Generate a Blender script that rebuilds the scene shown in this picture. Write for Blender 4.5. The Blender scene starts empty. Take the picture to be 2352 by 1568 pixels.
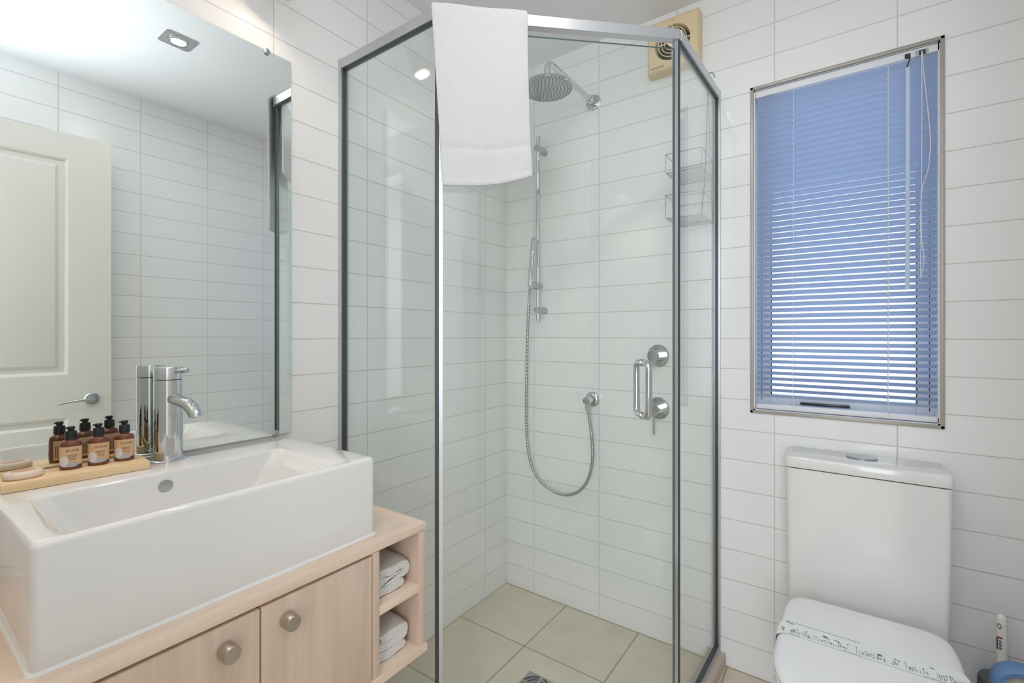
import bpy, bmesh, math, random
from mathutils import Vector, Matrix, noise
random.seed(7)
C = bpy.context.scene.collection
SC = bpy.context.scene
PI = math.pi

# ------------------------------------------------------------------ camera
cam_d = bpy.data.cameras.new('camera'); cam = bpy.data.objects.new('camera', cam_d); C.objects.link(cam)
cam.location = (1.2326, -1.6913, 1.1013)
cam.rotation_euler = (math.radians(90), 0, math.radians(35.471))
cam_d.sensor_width = 36.0
cam_d.lens = 36.0 * 1078.65 / 2352.0
cam_d.shift_y = -14.79 / 2352.0
cam_d.clip_start = 0.01
SC.camera = cam
# ------------------------------------------------------------------ world, exposure
w = bpy.data.worlds.new('sky'); SC.world = w; w.use_nodes = True
bg = w.node_tree.nodes['Background']
bg.inputs['Color'].default_value = (0.66, 0.79, 1.0, 1)
bg.inputs['Strength'].default_value = 2.0
SC.view_settings.view_transform = 'Standard'
SC.view_settings.look = 'None'
SC.view_settings.gamma = 1.0
SC.view_settings.use_curve_mapping = False
SC.view_settings.exposure = 0.02
SC.cycles.transparent_max_bounces = 32
SC.cycles.max_bounces = 16
SC.cycles.diffuse_bounces = 7
SC.cycles.glossy_bounces = 8
SC.cycles.transmission_bounces = 8

def light(name, kind, loc, power, color=(1, 1, 1), target=None, **kw):
    d = bpy.data.lights.new(name, kind); o = bpy.data.objects.new(name, d); C.objects.link(o)
    o.location = loc; d.energy = power; d.color = color
    for k, v in kw.items(): setattr(d, k, v)
    if target is not None:
        o.rotation_euler = (Vector(target) - Vector(loc)).to_track_quat('-Z', 'Y').to_euler()
    return o
# photographer's light bounced off the ceiling above the doorway
light('ceiling_bounce_lamp', 'SPOT', (1.12, -1.70, 1.62), 38, (0.895, 0.965, 1.07), (1.02, -1.50, 2.25),
      spot_size=math.radians(108), spot_blend=0.9, shadow_soft_size=0.05)
light('hall_fill_overhead', 'AREA', (1.0, -2.6, 2.5), 16, (0.895, 0.965, 1.07), (1.0, -2.6, 0), size=0.9)  # added fill in the unseen hall, brightens the room through the doorway
light('hall_fill_frontal', 'AREA', (1.62, -3.05, 1.30), 20, (0.895, 0.965, 1.07), (0.55, -0.5, 0.95), shape='RECTANGLE', size=0.7, size_y=1.6)  # added upright fill panel behind the doorway, aimed in at the shower
# the recessed downlight and the spot above the mirror
light('downlight_beam', 'AREA', (0.906, -0.955, 2.2425), 1.9, (1.0, 0.955, 0.91), (0.906, -0.955, 0), shape='DISK', size=0.046)
for ly, lw in ((-1.0738, 0.32), (-1.5938, 2.0)):
    light('mirror_spot_beam', 'AREA', (0.1003, ly, 1.9555), lw, (1.0, 0.80, 0.58), (0.1258, ly - 0.0285, 1.876), shape='DISK', size=0.040)

# ------------------------------------------------------------------ materials
def _mat(name):
    m = bpy.data.materials.new(name); m.use_nodes = True
    return m, m.node_tree, m.node_tree.nodes['Principled BSDF']
def mat(name, col, rough=0.5, metal=0.0, coat=0.0, spec=0.5, emit=None, estr=0.0, bump=None):
    m, nt, b = _mat(name)
    b.inputs['Base Color'].default_value = (*col, 1); b.inputs['Roughness'].default_value = rough
    b.inputs['Metallic'].default_value = metal; b.inputs['Coat Weight'].default_value = coat
    b.inputs['Coat Roughness'].default_value = 0.03
    b.inputs['Specular IOR Level'].default_value = spec
    if emit: b.inputs['Emission Color'].default_value = (*emit, 1); b.inputs['Emission Strength'].default_value = estr
    if bump:
        sc, st, dist = bump
        tc = nt.nodes.new('ShaderNodeTexCoord'); nz = nt.nodes.new('ShaderNodeTexNoise'); bp = nt.nodes.new('ShaderNodeBump')
        nz.inputs['Scale'].default_value = sc; nz.inputs['Detail'].default_value = 4
        bp.inputs['Strength'].default_value = st; bp.inputs['Distance'].default_value = dist
        nt.links.new(tc.outputs['Object'], nz.inputs['Vector']); nt.links.new(nz.outputs['Fac'], bp.inputs['Height'])
        nt.links.new(bp.outputs['Normal'], b.inputs['Normal'])
    return m
def M1(nt, op, a, b=None, c=None):
    n = nt.nodes.new('ShaderNodeMath'); n.operation = op
    for i, v in enumerate((a, b, c)):
        if v is None: continue
        if isinstance(v, (int, float)): n.inputs[i].default_value = v
        else: nt.links.new(v, n.inputs[i])
    return n.outputs[0]
def tile_mat(name, ax_u, off_u, w_u, ax_v, off_v, w_v, tile, grout, gap, rough=0.1, mottled=0.0, spec=0.5):
    """rectangular stacked tiles laid on world axes: grout lines at off + k*w"""
    m, nt, b = _mat(name)
    geo = nt.nodes.new('ShaderNodeNewGeometry'); sep = nt.nodes.new('ShaderNodeSeparateXYZ')
    nt.links.new(geo.outputs['Position'], sep.inputs[0])
    ds, ids = [], []
    for ax, off, wd in ((ax_u, off_u, w_u), (ax_v, off_v, w_v)):
        t = M1(nt, 'DIVIDE', M1(nt, 'SUBTRACT', sep.outputs[ax], off), wd)
        ids.append(M1(nt, 'FLOOR', t))
        fr = M1(nt, 'FRACT', t)
        ds.append(M1(nt, 'MULTIPLY', M1(nt, 'MINIMUM', fr, M1(nt, 'SUBTRACT', 1.0, fr)), wd))
    d = M1(nt, 'MINIMUM', ds[0], ds[1])
    mr = nt.nodes.new('ShaderNodeMapRange'); mr.interpolation_type = 'SMOOTHSTEP'
    nt.links.new(d, mr.inputs['Value']); mr.inputs['From Min'].default_value = gap * 0.35; mr.inputs['From Max'].default_value = gap
    cid = nt.nodes.new('ShaderNodeCombineXYZ'); nt.links.new(ids[0], cid.inputs[0]); nt.links.new(ids[1], cid.inputs[1])
    wn = nt.nodes.new('ShaderNodeTexWhiteNoise'); nt.links.new(cid.outputs[0], wn.inputs['Vector'])
    nz = nt.nodes.new('ShaderNodeTexNoise'); nt.links.new(geo.outputs['Position'], nz.inputs['Vector'])
    nz.inputs['Scale'].default_value = 9 if mottled else 3.0; nz.inputs['Detail'].default_value = 6 if mottled else 2
    var = M1(nt, 'ADD', M1(nt, 'MULTIPLY', M1(nt, 'SUBTRACT', wn.outputs['Value'], 0.5), 0.03),
             M1(nt, 'MULTIPLY', M1(nt, 'SUBTRACT', nz.outputs['Fac'], 0.5), mottled))
    hs = nt.nodes.new('ShaderNodeHueSaturation'); hs.inputs['Color'].default_value = (*tile, 1)
    nt.links.new(M1(nt, 'ADD', var, 1.0), hs.inputs['Value'])
    mx = nt.nodes.new('ShaderNodeMix'); mx.data_type = 'RGBA'
    nt.links.new(mr.outputs[0], mx.inputs['Factor']); mx.inputs['A'].default_value = (*grout, 1)
    nt.links.new(hs.outputs[0], mx.inputs['B']); nt.links.new(mx.outputs['Result'], b.inputs['Base Color'])
    r = M1(nt, 'ADD', M1(nt, 'MULTIPLY', M1(nt, 'SUBTRACT', 1.0, mr.outputs[0]), 0.6), rough)
    nt.links.new(r, b.inputs['Roughness']); b.inputs['Specular IOR Level'].default_value = spec
    bp = nt.nodes.new('ShaderNodeBump'); bp.inputs['Strength'].default_value = 0.5; bp.inputs['Distance'].default_value = 0.0015
    h = M1(nt, 'ADD', mr.outputs[0], M1(nt, 'MULTIPLY', nz.outputs['Fac'], 0.35 if not mottled else 0.5))
    nt.links.new(h, bp.inputs['Height']); nt.links.new(bp.outputs['Normal'], b.inputs['Normal'])
    return m
def wood(name, c0, c1, axis, scale=14, rough=0.42, spec=0.4):
    m, nt, b = _mat(name)
    tc = nt.nodes.new('ShaderNodeTexCoord'); mp = nt.nodes.new('ShaderNodeMapping')
    s = [1, 1, 1]; s = [scale * 6] * 3; s[axis] = scale * 0.25
    mp.inputs['Scale'].default_value = s; nt.links.new(tc.outputs['Object'], mp.inputs[0])
    n1 = nt.nodes.new('ShaderNodeTexNoise'); n1.inputs['Scale'].default_value = 1.0; n1.inputs['Detail'].default_value = 6
    n1.inputs['Distortion'].default_value = 0.4; nt.links.new(mp.outputs[0], n1.inputs['Vector'])
    mp2 = nt.nodes.new('ShaderNodeMapping'); s2 = [9, 9, 9]; s2[axis] = 1.5
    mp2.inputs['Scale'].default_value = s2; nt.links.new(tc.outputs['Object'], mp2.inputs[0])
    n2 = nt.nodes.new('ShaderNodeTexNoise'); n2.inputs['Scale'].default_value = 1.0; n2.inputs['Detail'].default_value = 3
    n2.inputs['Distortion'].default_value = 1.2
    nt.links.new(mp2.outputs[0], n2.inputs['Vector'])
    f = M1(nt, 'ADD', M1(nt, 'MULTIPLY', n1.outputs['Fac'], 0.6), M1(nt, 'MULTIPLY', n2.outputs['Fac'], 0.5))
    cr = nt.nodes.new('ShaderNodeValToRGB'); cr.color_ramp.elements[0].position = 0.36; cr.color_ramp.elements[1].position = 0.68
    cr.color_ramp.elements[0].color = (*c0, 1); cr.color_ramp.elements[1].color = (*c1, 1)
    nt.links.new(f, cr.inputs[0]); nt.links.new(cr.outputs[0], b.inputs['Base Color'])
    b.inputs['Roughness'].default_value = rough; b.inputs['Specular IOR Level'].default_value = spec
    return m
def glass_mat(name, tint, rough=0.0):
    m = bpy.data.materials.new(name); m.use_nodes = True; nt = m.node_tree
    for n in list(nt.nodes):
        if n.type != 'OUTPUT_MATERIAL': nt.nodes.remove(n)
    out = nt.nodes['Material Output']
    tr = nt.nodes.new('ShaderNodeBsdfTransparent'); tr.inputs[0].default_value = (*tint, 1)
    gl = nt.nodes.new('ShaderNodeBsdfAnisotropic'); gl.inputs['Color'].default_value = (1, 1, 1, 1); gl.inputs['Roughness'].default_value = rough
    fr = nt.nodes.new('ShaderNodeFresnel'); gm = nt.nodes.new('ShaderNodeNewGeometry')
    # the node inverts the index on back faces; keep a thin pane's reflectance the same from both sides
    nt.links.new(M1(nt, 'ADD', M1(nt, 'MULTIPLY', gm.outputs['Backfacing'], 1 / 1.45 - 1.45), 1.45), fr.inputs['IOR'])
    mx = nt.nodes.new('ShaderNodeMixShader')
    nt.links.new(fr.outputs[0], mx.inputs[0]); nt.links.new(tr.outputs[0], mx.inputs[1]); nt.links.new(gl.outputs[0], mx.inputs[2])
    nt.links.new(mx.outputs[0], out.inputs[0])
    return m
def translucent(name, col, tcol, fac):
    m, nt, b = _mat(name); out = nt.nodes['Material Output']
    b.inputs['Base Color'].default_value = (*col, 1); b.inputs['Roughness'].default_value = 0.45
    t = nt.nodes.new('ShaderNodeBsdfTranslucent'); t.inputs[0].default_value = (*tcol, 1)
    mx = nt.nodes.new('ShaderNodeMixShader'); mx.inputs[0].default_value = fac
    nt.links.new(b.outputs[0], mx.inputs[1]); nt.links.new(t.outputs[0], mx.inputs[2]); nt.links.new(mx.outputs[0], out.inputs[0])
    return m

TILE = (0.885, 0.885, 0.885); GROUT = (0.63, 0.62, 0.60)
m_tileA = tile_mat('white_wall_tile_left', 1, -0.1545, 0.2971, 2, 0.09, 0.1, TILE, GROUT, 0.0019, 0.09)
m_tileB = tile_mat('white_wall_tile_back', 0, 0.1436, 0.3011, 2, 0.09, 0.1, TILE, GROUT, 0.0019, 0.09)
m_tileC = tile_mat('white_wall_tile_right', 1, -0.58, 0.295, 2, 0.09, 0.1, TILE, GROUT, 0.0019, 0.3)
m_floor = tile_mat('beige_floor_tile', 0, 0.0, 0.303, 1, -0.006, 0.305, (0.69, 0.615, 0.50), (0.42, 0.36, 0.28), 0.0042, 0.4, 0.28, 0.35)
m_curb = mat('beige_curb_tile', (0.58, 0.49, 0.40), 0.45, bump=(60, 0.2, 0.002))
m_ceil = mat('ceiling_paint', (0.86, 0.86, 0.86), 0.7)
m_white = mat('white_paint', (0.80, 0.79, 0.76), 0.45)
m_door = mat('cream_door_paint', (0.72, 0.705, 0.66), 0.38)
m_chrome = mat('chrome', (0.62, 0.64, 0.66), 0.05, 1.0)
m_chrome_soft = mat('satin_chrome', (0.47, 0.49, 0.51), 0.2, 1.0)
m_alu = mat('anodised_aluminium', (0.62, 0.63, 0.67), 0.30, 1.0)
m_alu_w = mat('bright_silver_frame', (0.60, 0.61, 0.63), 0.32, 0.8)
m_gasket = mat('dark_gasket', (0.05, 0.06, 0.065), 0.35)
m_glass = glass_mat('shower_glass', (0.974, 0.995, 0.986))
m_gedge = mat('glass_edge_green', (0.10, 0.19, 0.18), 0.1)
m_mirror = mat('mirror_silver', (0.86, 0.90, 0.885), 0.0, 1.0)
m_black = mat('black_plastic', (0.012, 0.012, 0.013), 0.28)
m_dark = mat('dark_line', (0.03, 0.03, 0.03), 0.6)
m_ceramic = mat('white_ceramic', (0.82, 0.815, 0.81), 0.07, coat=0.4)
m_wc = mat('white_vitreous_china', (0.79, 0.785, 0.775), 0.12, coat=0.3)
m_wclid = mat('white_seat_plastic', (0.82, 0.825, 0.84), 0.22)
m_seal = mat('white_silicone', (0.86, 0.85, 0.83), 0.35)
WC0, WC1 = (0.60, 0.455, 0.355), (0.72, 0.565, 0.46)
m_wood_v = wood('pale_maple_vertical', WC0, WC1, 2)
m_wood_h = wood('pale_maple_long', (0.75, 0.58, 0.455), (0.86, 0.70, 0.57), 1)
m_bamboo = wood('bamboo_tray', (0.80, 0.55, 0.30), (0.93, 0.71, 0.45), 1, 9)
m_terry = mat('white_terry', (0.72, 0.72, 0.725), 0.95, spec=0.1, bump=(600, 0.9, 0.003))
m_terry_b = mat('white_hand_terry', (0.88, 0.87, 0.86), 0.95, spec=0.1, bump=(420, 1.0, 0.004))
m_nickel = mat('brushed_nickel', (0.50, 0.46, 0.41), 0.33, 1.0)
m_nickelg = mat('grey_button', (0.36, 0.38, 0.40), 0.25, 0.9)
m_cream = mat('aged_cream_plastic', (0.78, 0.63, 0.385), 0.42)
m_cream2 = mat('pale_cream_plastic', (0.90, 0.80, 0.60), 0.42)
m_fanhole = mat('fan_interior', (0.10, 0.06, 0.025), 0.7)
m_amber = mat('brown_bottle', (0.17, 0.045, 0.02), 0.16, coat=0.3)
m_label = mat('kraft_label', (0.72, 0.46, 0.27), 0.5)
m_ink = mat('brown_ink', (0.08, 0.05, 0.035), 0.6)
m_pebble = mat('pebble_print', (0.72, 0.68, 0.68), 0.6)
m_sea = mat('sea_print', (0.45, 0.47, 0.55), 0.6)
m_deep = mat('dark_sea_print', (0.05, 0.07, 0.12), 0.6)
m_soap = mat('cream_soap', (0.83, 0.70, 0.60), 0.38)
m_soapp = mat('soap_print', (0.62, 0.38, 0.24), 0.5)
m_slat = translucent('slat_blue_cast', (0.50, 0.59, 0.75), (0.60, 0.70, 0.90), 0.05)  # white slats, the daylight's blue cast is put into their base colour
m_blindw = mat('white_blind_rail', (0.80, 0.82, 0.86), 0.35)
m_cord = mat('white_cord', (0.80, 0.78, 0.76), 0.7)
m_wand = translucent('clear_wand', (0.80, 0.86, 0.90), (0.8, 0.88, 0.95), 0.5)
m_wtrim = mat('taupe_window_trim', (0.40, 0.37, 0.33), 0.35, 0.3)
m_sash = mat('white_window_sash', (0.74, 0.77, 0.82), 0.35)
m_pane = glass_mat('obscure_pane', (0.97, 0.98, 1.0), 0.25)
m_bulb = mat('lit_bulb', (1, 1, 1), 0.4, emit=(1.0, 0.86, 0.66), estr=6.0)
m_paper = mat('white_paper_band', (0.81, 0.835, 0.84), 0.6)
m_green = mat('green_print', (0.09, 0.26, 0.05), 0.6)
m_dgreen = mat('dark_green_print', (0.12, 0.18, 0.14), 0.6)
m_grey = mat('dark_grey_plastic', (0.10, 0.10, 0.105), 0.4)
m_plw = mat('white_plastic', (0.80, 0.79, 0.75), 0.35)
m_teal = mat('teal_print', (0.01, 0.16, 0.14), 0.5)
m_red = mat('red_print', (0.40, 0.04, 0.06), 0.5)
m_navy = mat('navy_print', (0.08, 0.06, 0.16), 0.5)
m_rollb = mat('blue_roll_wrap', (0.14, 0.27, 0.52), 0.5)
m_rolli = mat('grey_roll_end', (0.42, 0.40, 0.37), 0.8)
m_shadowbox = mat('dark_roll_core', (0.05, 0.05, 0.055), 0.8)

# ------------------------------------------------------------------ mesh helpers
def rot_to(d):
    return Vector((0, 0, 1)).rotation_difference(Vector(d).normalized()).to_matrix()
class MB:
    def __init__(s): s.bm = bmesh.new(); s.mi = 0
    def _face(s, vs):
        try: f = s.bm.faces.new(vs); f.material_index = s.mi; f.smooth = True; return f
        except ValueError: return None
    def box(s, a, b, bev=0.0, seg=2, mtx=None):
        lo = [min(a[i], b[i]) for i in range(3)]; hi = [max(a[i], b[i]) for i in range(3)]
        t = bmesh.new(); bmesh.ops.create_cube(t, size=1.0)
        for v in t.verts:
            v.co = Vector([(lo[i] + hi[i]) / 2 + v.co[i] * (hi[i] - lo[i]) for i in range(3)])
        if bev > 0: bmesh.ops.bevel(t, geom=list(t.edges), offset=bev, segments=seg, profile=0.6, affect='EDGES')
        s.merge(t, mtx); return s
    def merge(s, t, mtx=None):
        vm = {}
        for v in t.verts: vm[v] = s.bm.verts.new(mtx @ v.co if mtx else v.co)
        for f in t.faces: s._face([vm[v] for v in f.verts])
        t.free()
    def loops(s, L, cap0=True, cap1=True, closed=True):
        R = [[s.bm.verts.new(p) for p in l] for l in L]
        n = len(R[0])
        for i in range(len(R) - 1):
            for j in range(n if closed else n - 1):
                k = (j + 1) % n
                s._face([R[i][j], R[i][k], R[i + 1][k], R[i + 1][j]])
        if cap0: s._face(list(reversed(R[0])))
        if cap1: s._face(R[-1])
        return s
    def lathe(s, prof, c, d=(0, 0, 1), n=32, cap0=True, cap1=True):
        m = rot_to(d); c = Vector(c)
        return s.loops([[c + m @ Vector((r * math.cos(2 * PI * k / n), r * math.sin(2 * PI * k / n), h)) for k in range(n)] for r, h in prof], cap0, cap1)
    def cyl(s, p0, p1, r, n=24, r1=None, bev=0.0):
        p0, p1 = Vector(p0), Vector(p1); L = (p1 - p0).length; r1 = r if r1 is None else r1
        pr = [(r, 0), (r1, L)] if not bev else [(r - bev, 0), (r, bev), (r1, L - bev), (r1 - bev, L)]
        return s.lathe(pr, p0, p1 - p0, n)
    def tube(s, pts, r, n=10, closed=False, caps=True):
        pts = [Vector(p) for p in pts]; N = len(pts); L = []
        up = None
        for i, p in enumerate(pts):
            if closed: t = (pts[(i + 1) % N] - pts[i - 1]).normalized()
            else: t = (pts[min(i + 1, N - 1)] - pts[max(i - 1, 0)]).normalized()
            if up is None:
                up = t.orthogonal().normalized()
            else:
                up = (up - t * up.dot(t))
                up = up.normalized() if up.length > 1e-6 else t.orthogonal().normalized()
            q = t.cross(up); rr = r(i) if callable(r) else r
            L.append([p + rr * (math.cos(2 * PI * k / n) * up + math.sin(2 * PI * k / n) * q) for k in range(n)])
        if closed:
            L.append(L[0]); return s.loops(L, False, False)
        return s.loops(L, caps, caps)
    def prism(s, poly, z0, z1):
        return s.loops([[Vector((x, y, z)) for x, y in poly] for z in (z0, z1)])
    def quad(s, a, b, c, d): s._face([s.bm.verts.new(Vector(p)) for p in (a, b, c, d)]); return s
    def build(s, name, mats, parent=None, loc=(0, 0, 0), angle=35, weld=True):
        if weld: bmesh.ops.remove_doubles(s.bm, verts=s.bm.verts, dist=1e-6)
        bmesh.ops.recalc_face_normals(s.bm, faces=s.bm.faces)
        ca = math.radians(angle)
        for e in s.bm.edges:
            if len(e.link_faces) != 2 or e.calc_face_angle(0) > ca: e.smooth = False
        me = bpy.data.meshes.new(name); s.bm.to_mesh(me); s.bm.free()
        for m in (mats if isinstance(mats, (list, tuple)) else [mats]): me.materials.append(m)
        o = bpy.data.objects.new(name, me); C.objects.link(o)
        if parent is not None:
            o.parent = parent
            if loc != (0, 0, 0): o.location = loc
        return o
def smooth_path(pts, n=8, closed=False):
    P = [Vector(p) for p in pts]; N = len(P); out = []
    rng = range(N) if closed else range(N - 1)
    for i in rng:
        p0 = P[i - 1] if (i > 0 or closed) else P[0]; p1 = P[i]; p2 = P[(i + 1) % N]
        p3 = P[(i + 2) % N] if (i + 2 < N or closed) else P[-1]
        for k in range(n):
            t = k / n
            out.append(0.5 * ((2 * p1) + (-p0 + p2) * t + (2 * p0 - 5 * p1 + 4 * p2 - p3) * t * t + (-p0 + 3 * p1 - 3 * p2 + p3) * t ** 3))
    if not closed: out.append(P[-1])
    return out
def rrect(x0, x1, y0, y1, r, z, n=6):
    pts = []
    for cx, cy, a0 in ((x1 - r, y1 - r, 0), (x0 + r, y1 - r, 90), (x0 + r, y0 + r, 180), (x1 - r, y0 + r, 270)):
        for k in range(n + 1):
            a = math.radians(a0 + 90 * k / n); pts.append(Vector((cx + r * math.cos(a), cy + r * math.sin(a), z)))
    return pts
def empty(name, loc, label=None, cat=None, group=None):
    o = bpy.data.objects.new(name, None); C.objects.link(o); o.location = loc; o.empty_display_size = 0.05
    if label: o['label'] = label; o['category'] = cat
    if group: o['group'] = group
    return o
def tag(o, label, cat, group=None):
    o['label'] = label; o['category'] = cat
    if group: o['group'] = group
    return o
def struct(o): o['kind'] = 'structure'; return o
def L(o, label): o['label'] = label; return o
def copy_tree(o, parent=None):
    c = o.copy(); C.objects.link(c)
    if parent is not None: c.parent = parent
    for ch in list(o.children): copy_tree(ch, c)
    return c
def under(parent):
    """translation that turns world coordinates into the parent's local ones"""
    return tuple(-Vector(parent.location))
def text_mesh(body, size, mtx, name, material, parent, font_w=1.0):
    cu = bpy.data.curves.new(name, 'FONT'); cu.body = body; cu.size = size; cu.align_x = 'CENTER'; cu.align_y = 'CENTER'
    cu.extrude = 0.00004; cu.resolution_u = 2; cu.space_character = font_w
    o = bpy.data.objects.new(name, cu); C.objects.link(o)
    dg = bpy.context.evaluated_depsgraph_get(); me = bpy.data.meshes.new_from_object(o.evaluated_get(dg))
    bpy.data.objects.remove(o); me.transform(mtx); me.materials.append(material)
    o = bpy.data.objects.new(name, me); C.objects.link(o); o.parent = parent
    return o

# ------------------------------------------------------------------ the room
XR, YF, ZC = 1.592, -1.80, 2.25
struct(MB().box((-0.12, -3.6, -0.10), (2.1, 0.12, 0.0)).build('floor', m_floor))
struct(MB().box((-0.12, YF - 0.1, ZC), (1.72, 0.12, ZC + 0.1)).build('ceiling', m_ceil))
struct(MB().box((-0.12, YF - 0.1, 0), (0, 0.0, ZC)).build('wall_left', m_tileA))
WX0, WX1, WZ0, WZ1 = 0.978, 1.446, 0.850, 1.901
b = MB()
b.box((-0.12, 0, 0), (WX0, 0.12, ZC)); b.box((WX1, 0, 0), (1.72, 0.12, ZC))
b.box((WX0, 0, 0), (WX1, 0.12, WZ0)); b.box((WX0, 0, WZ1), (WX1, 0.12, ZC))
struct(b.build('wall_back', m_tileB, weld=False))
struct(MB().box((XR, YF - 0.1, 0), (XR + 0.12, 0.0, ZC)).build('wall_right', m_tileC))
DX0, DX1, DZ = 0.80, 1.56, 2.03
b = MB(); b.box((0.0, YF - 0.1, 0), (DX0, YF, ZC)); b.box((DX1, YF - 0.1, 0), (XR, YF, ZC)); b.box((DX0, YF - 0.1, DZ), (DX1, YF, ZC))
struct(b.build('wall_front', m_white, weld=False))
b = MB(); b.box((DX0, YF - 0.11, 0), (DX0 + 0.02, YF + 0.008, DZ)); b.box((DX0, YF - 0.11, DZ - 0.02), (DX1, YF + 0.008, DZ)); b.box((DX1 - 0.012, YF - 0.11, 0), (DX1, YF + 0.008, DZ))
struct(b.build('trim_1', m_white, weld=False))
# hall seen through the doorway
struct(MB().box((-0.4, -3.6, 0), (-0.28, YF - 0.1, 2.6)).build('wall_hall_left', m_white))
struct(MB().box((-0.4, -3.6, 0), (2.1, -3.48, 2.6)).build('wall_hall_far', m_white))
HX = 1.896
b = MB(); b.box((HX, -3.48, 0), (HX + .1, YF - .1, 2.24)); b.box((HX, -3.48, 2.37), (HX + .1, YF - .1, 2.6))
b.box((HX, -3.48, 2.24), (HX + .1, -2.575, 2.37)); b.box((HX, -2.15, 2.24), (HX + .1, YF - .1, 2.37))
struct(b.build('wall_hall_right', m_white, weld=False))
struct(MB().box((HX + .03, -2.575, 2.31), (HX + .06, -2.15, 2.318)).build('window_2', m_white))
struct(MB().box((-0.4, -3.6, 2.6), (2.1, YF - 0.1, 2.7)).build('ceiling_hall', m_ceil))
b = MB(); b.box((-0.4, YF - 0.1 - .002, 0), (0.0, YF - 0.05, 2.6)); b.box((XR, YF - .102, 0), (2.1, YF - .05, 2.6)); b.box((0, YF - .1, ZC + .1), (XR, YF - .05, 2.6))
struct(b.build('wall_hall_near', m_white, weld=False))
# shower curb along the outside of the enclosure
P0, P1, P2, P3 = Vector((0, -0.840)), Vector((0.395, -0.838)), Vector((0.862, -0.400)), Vector((0.876, 0))
def ring_poly(i, o):
    """strip between offsets i (inside) and o (outside) of the enclosure line"""
    k = 0.42
    inn = [(0, -0.840 + i), (0.395 - i * k, -0.838 + i), (0.862 - i, -0.400 + i * k), (0.876 - i, 0)]
    out = [(0.876 + o, 0), (0.862 + o, -0.400 - o * k), (0.395 + o * k, -0.838 - o), (0, -0.840 - o)]
    return inn + out
struct(MB().prism(ring_poly(0.03, 0.028), 0.0, 0.040).build('trim_2', m_curb))

# ------------------------------------------------------------------ window: sash, pane, trim
win = struct(empty('window_1', ((WX0 + WX1) / 2, 0, WZ0)))
U = under(win)
b = MB(); t = 0.009
for lo, hi in (((WX0, WZ0), (WX0 + t, WZ1)), ((WX1 - t, WZ0), (WX1, WZ1)), ((WX0, WZ0), (WX1, WZ0 + t)), ((WX0, WZ1 - t), (WX1, WZ1))):
    b.box((lo[0], -0.004, lo[1]), (hi[0], 0.012, hi[1]), 0.0012)
b.build('edge_trim', m_wtrim, win, U)
b = MB()   # white lined reveal
for lo, hi in (((WX0 + .002, WZ0 + t), (WX0 + t + .004, WZ1 - t)), ((WX1 - t - .004, WZ0 + t), (WX1 - .002, WZ1 - t)), ((WX0 + t, WZ0 + .002), (WX1 - t, WZ0 + t + .003)), ((WX0 + t, WZ1 - t - .004), (WX1 - t, WZ1 - .002))):
    b.box((lo[0], 0.006, lo[1]), (hi[0], 0.118, hi[1]))
b.build('reveal', m_sash, win, U)
GX0, GX1, GZ0, GZ1 = 1.030, 1.395, 0.906, 1.85
b = MB()
for lo, hi in (((WX0 + .012, WZ0 + .012), (GX0, WZ1 - .012)), ((GX1, WZ0 + .012), (WX1 - .012, WZ1 - .012)), ((GX0, WZ0 + .012), (GX1, GZ0)), ((GX0, GZ1), (GX1, WZ1 - .012))):
    b.box((lo[0], 0.070, lo[1]), (hi[0], 0.105, hi[1]), 0.002)
b.build('sash_frame', m_sash, win, U)
b = MB()
for x in (GX0 - .028, GX1 + .028): b.box((x - .0012, .0685, GZ0 - .02), (x + .0012, .071, GZ1 + .02))
for x in (GX0, GX1): b.box((x - .0016, .0685, GZ0), (x + .0016, .071, GZ1))
b.build('gasket', m_gasket, win, U)
MB().box((GX0, 0.086, GZ0), (GX1, 0.090, GZ1)).build('pane', m_pane, win, U)
MB().box((1.112, 0.052, 0.880), (1.241, 0.066, 0.888), 0.003).build('latch_handle', m_black, win, U)

# venetian blind
bl = empty('venetian_blind', (1.213, 0.022, 1.87), 'venetian blind with half-open slats tinted with blue daylight hanging in the window', 'blind'); U = under(bl)
BX0, BX1 = 0.992, 1.437
MB().box((BX0, 0.006, 1.868), (BX1, 0.036, 1.8905), 0.0012).build('headrail', m_blindw, bl, U)
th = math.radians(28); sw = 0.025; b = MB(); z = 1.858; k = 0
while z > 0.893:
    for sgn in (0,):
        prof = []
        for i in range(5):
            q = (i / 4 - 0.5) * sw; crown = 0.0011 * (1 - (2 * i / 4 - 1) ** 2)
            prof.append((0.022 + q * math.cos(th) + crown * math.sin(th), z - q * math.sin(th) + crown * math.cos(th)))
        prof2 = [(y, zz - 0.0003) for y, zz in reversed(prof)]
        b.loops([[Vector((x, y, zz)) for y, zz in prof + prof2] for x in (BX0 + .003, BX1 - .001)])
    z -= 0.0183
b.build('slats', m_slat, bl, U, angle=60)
MB().box((BX0 + .002, 0.009, 0.864), (BX1 - .002, 0.034, 0.879), 0.003).build('bottom_rail', m_blindw, bl, U)
m_cap = mat('grey_end_cap', (0.55, 0.58, 0.62), 0.4)
for x0, x1 in ((BX1 - .006, BX1), (BX0, BX0 + .005)):
    MB().box((x0, 0.006, 0.862), (x1, 0.036, 0.880), 0.002).build('rail_end_cap', m_cap, bl, U)
for x in (1.0975, 1.3285):
    b = MB(); b.tube([(x, 0.0085, 1.868), (x, 0.0085, 0.872)], 0.0008, 6); b.tube([(x, 0.036, 1.868), (x, 0.036, 0.872)], 0.0006, 5)
    zz = 1.858
    while zz > .893: b.tube([(x - .0035, 0.0095, zz + .0055), (x + .002, 0.0085, zz - .002)], 0.0007, 5); zz -= .0183
    b.box((x - .006, .003, 1.866), (x + .006, .008, 1.872))
    b.build('ladder_cord', m_cord, bl, U)
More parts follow.
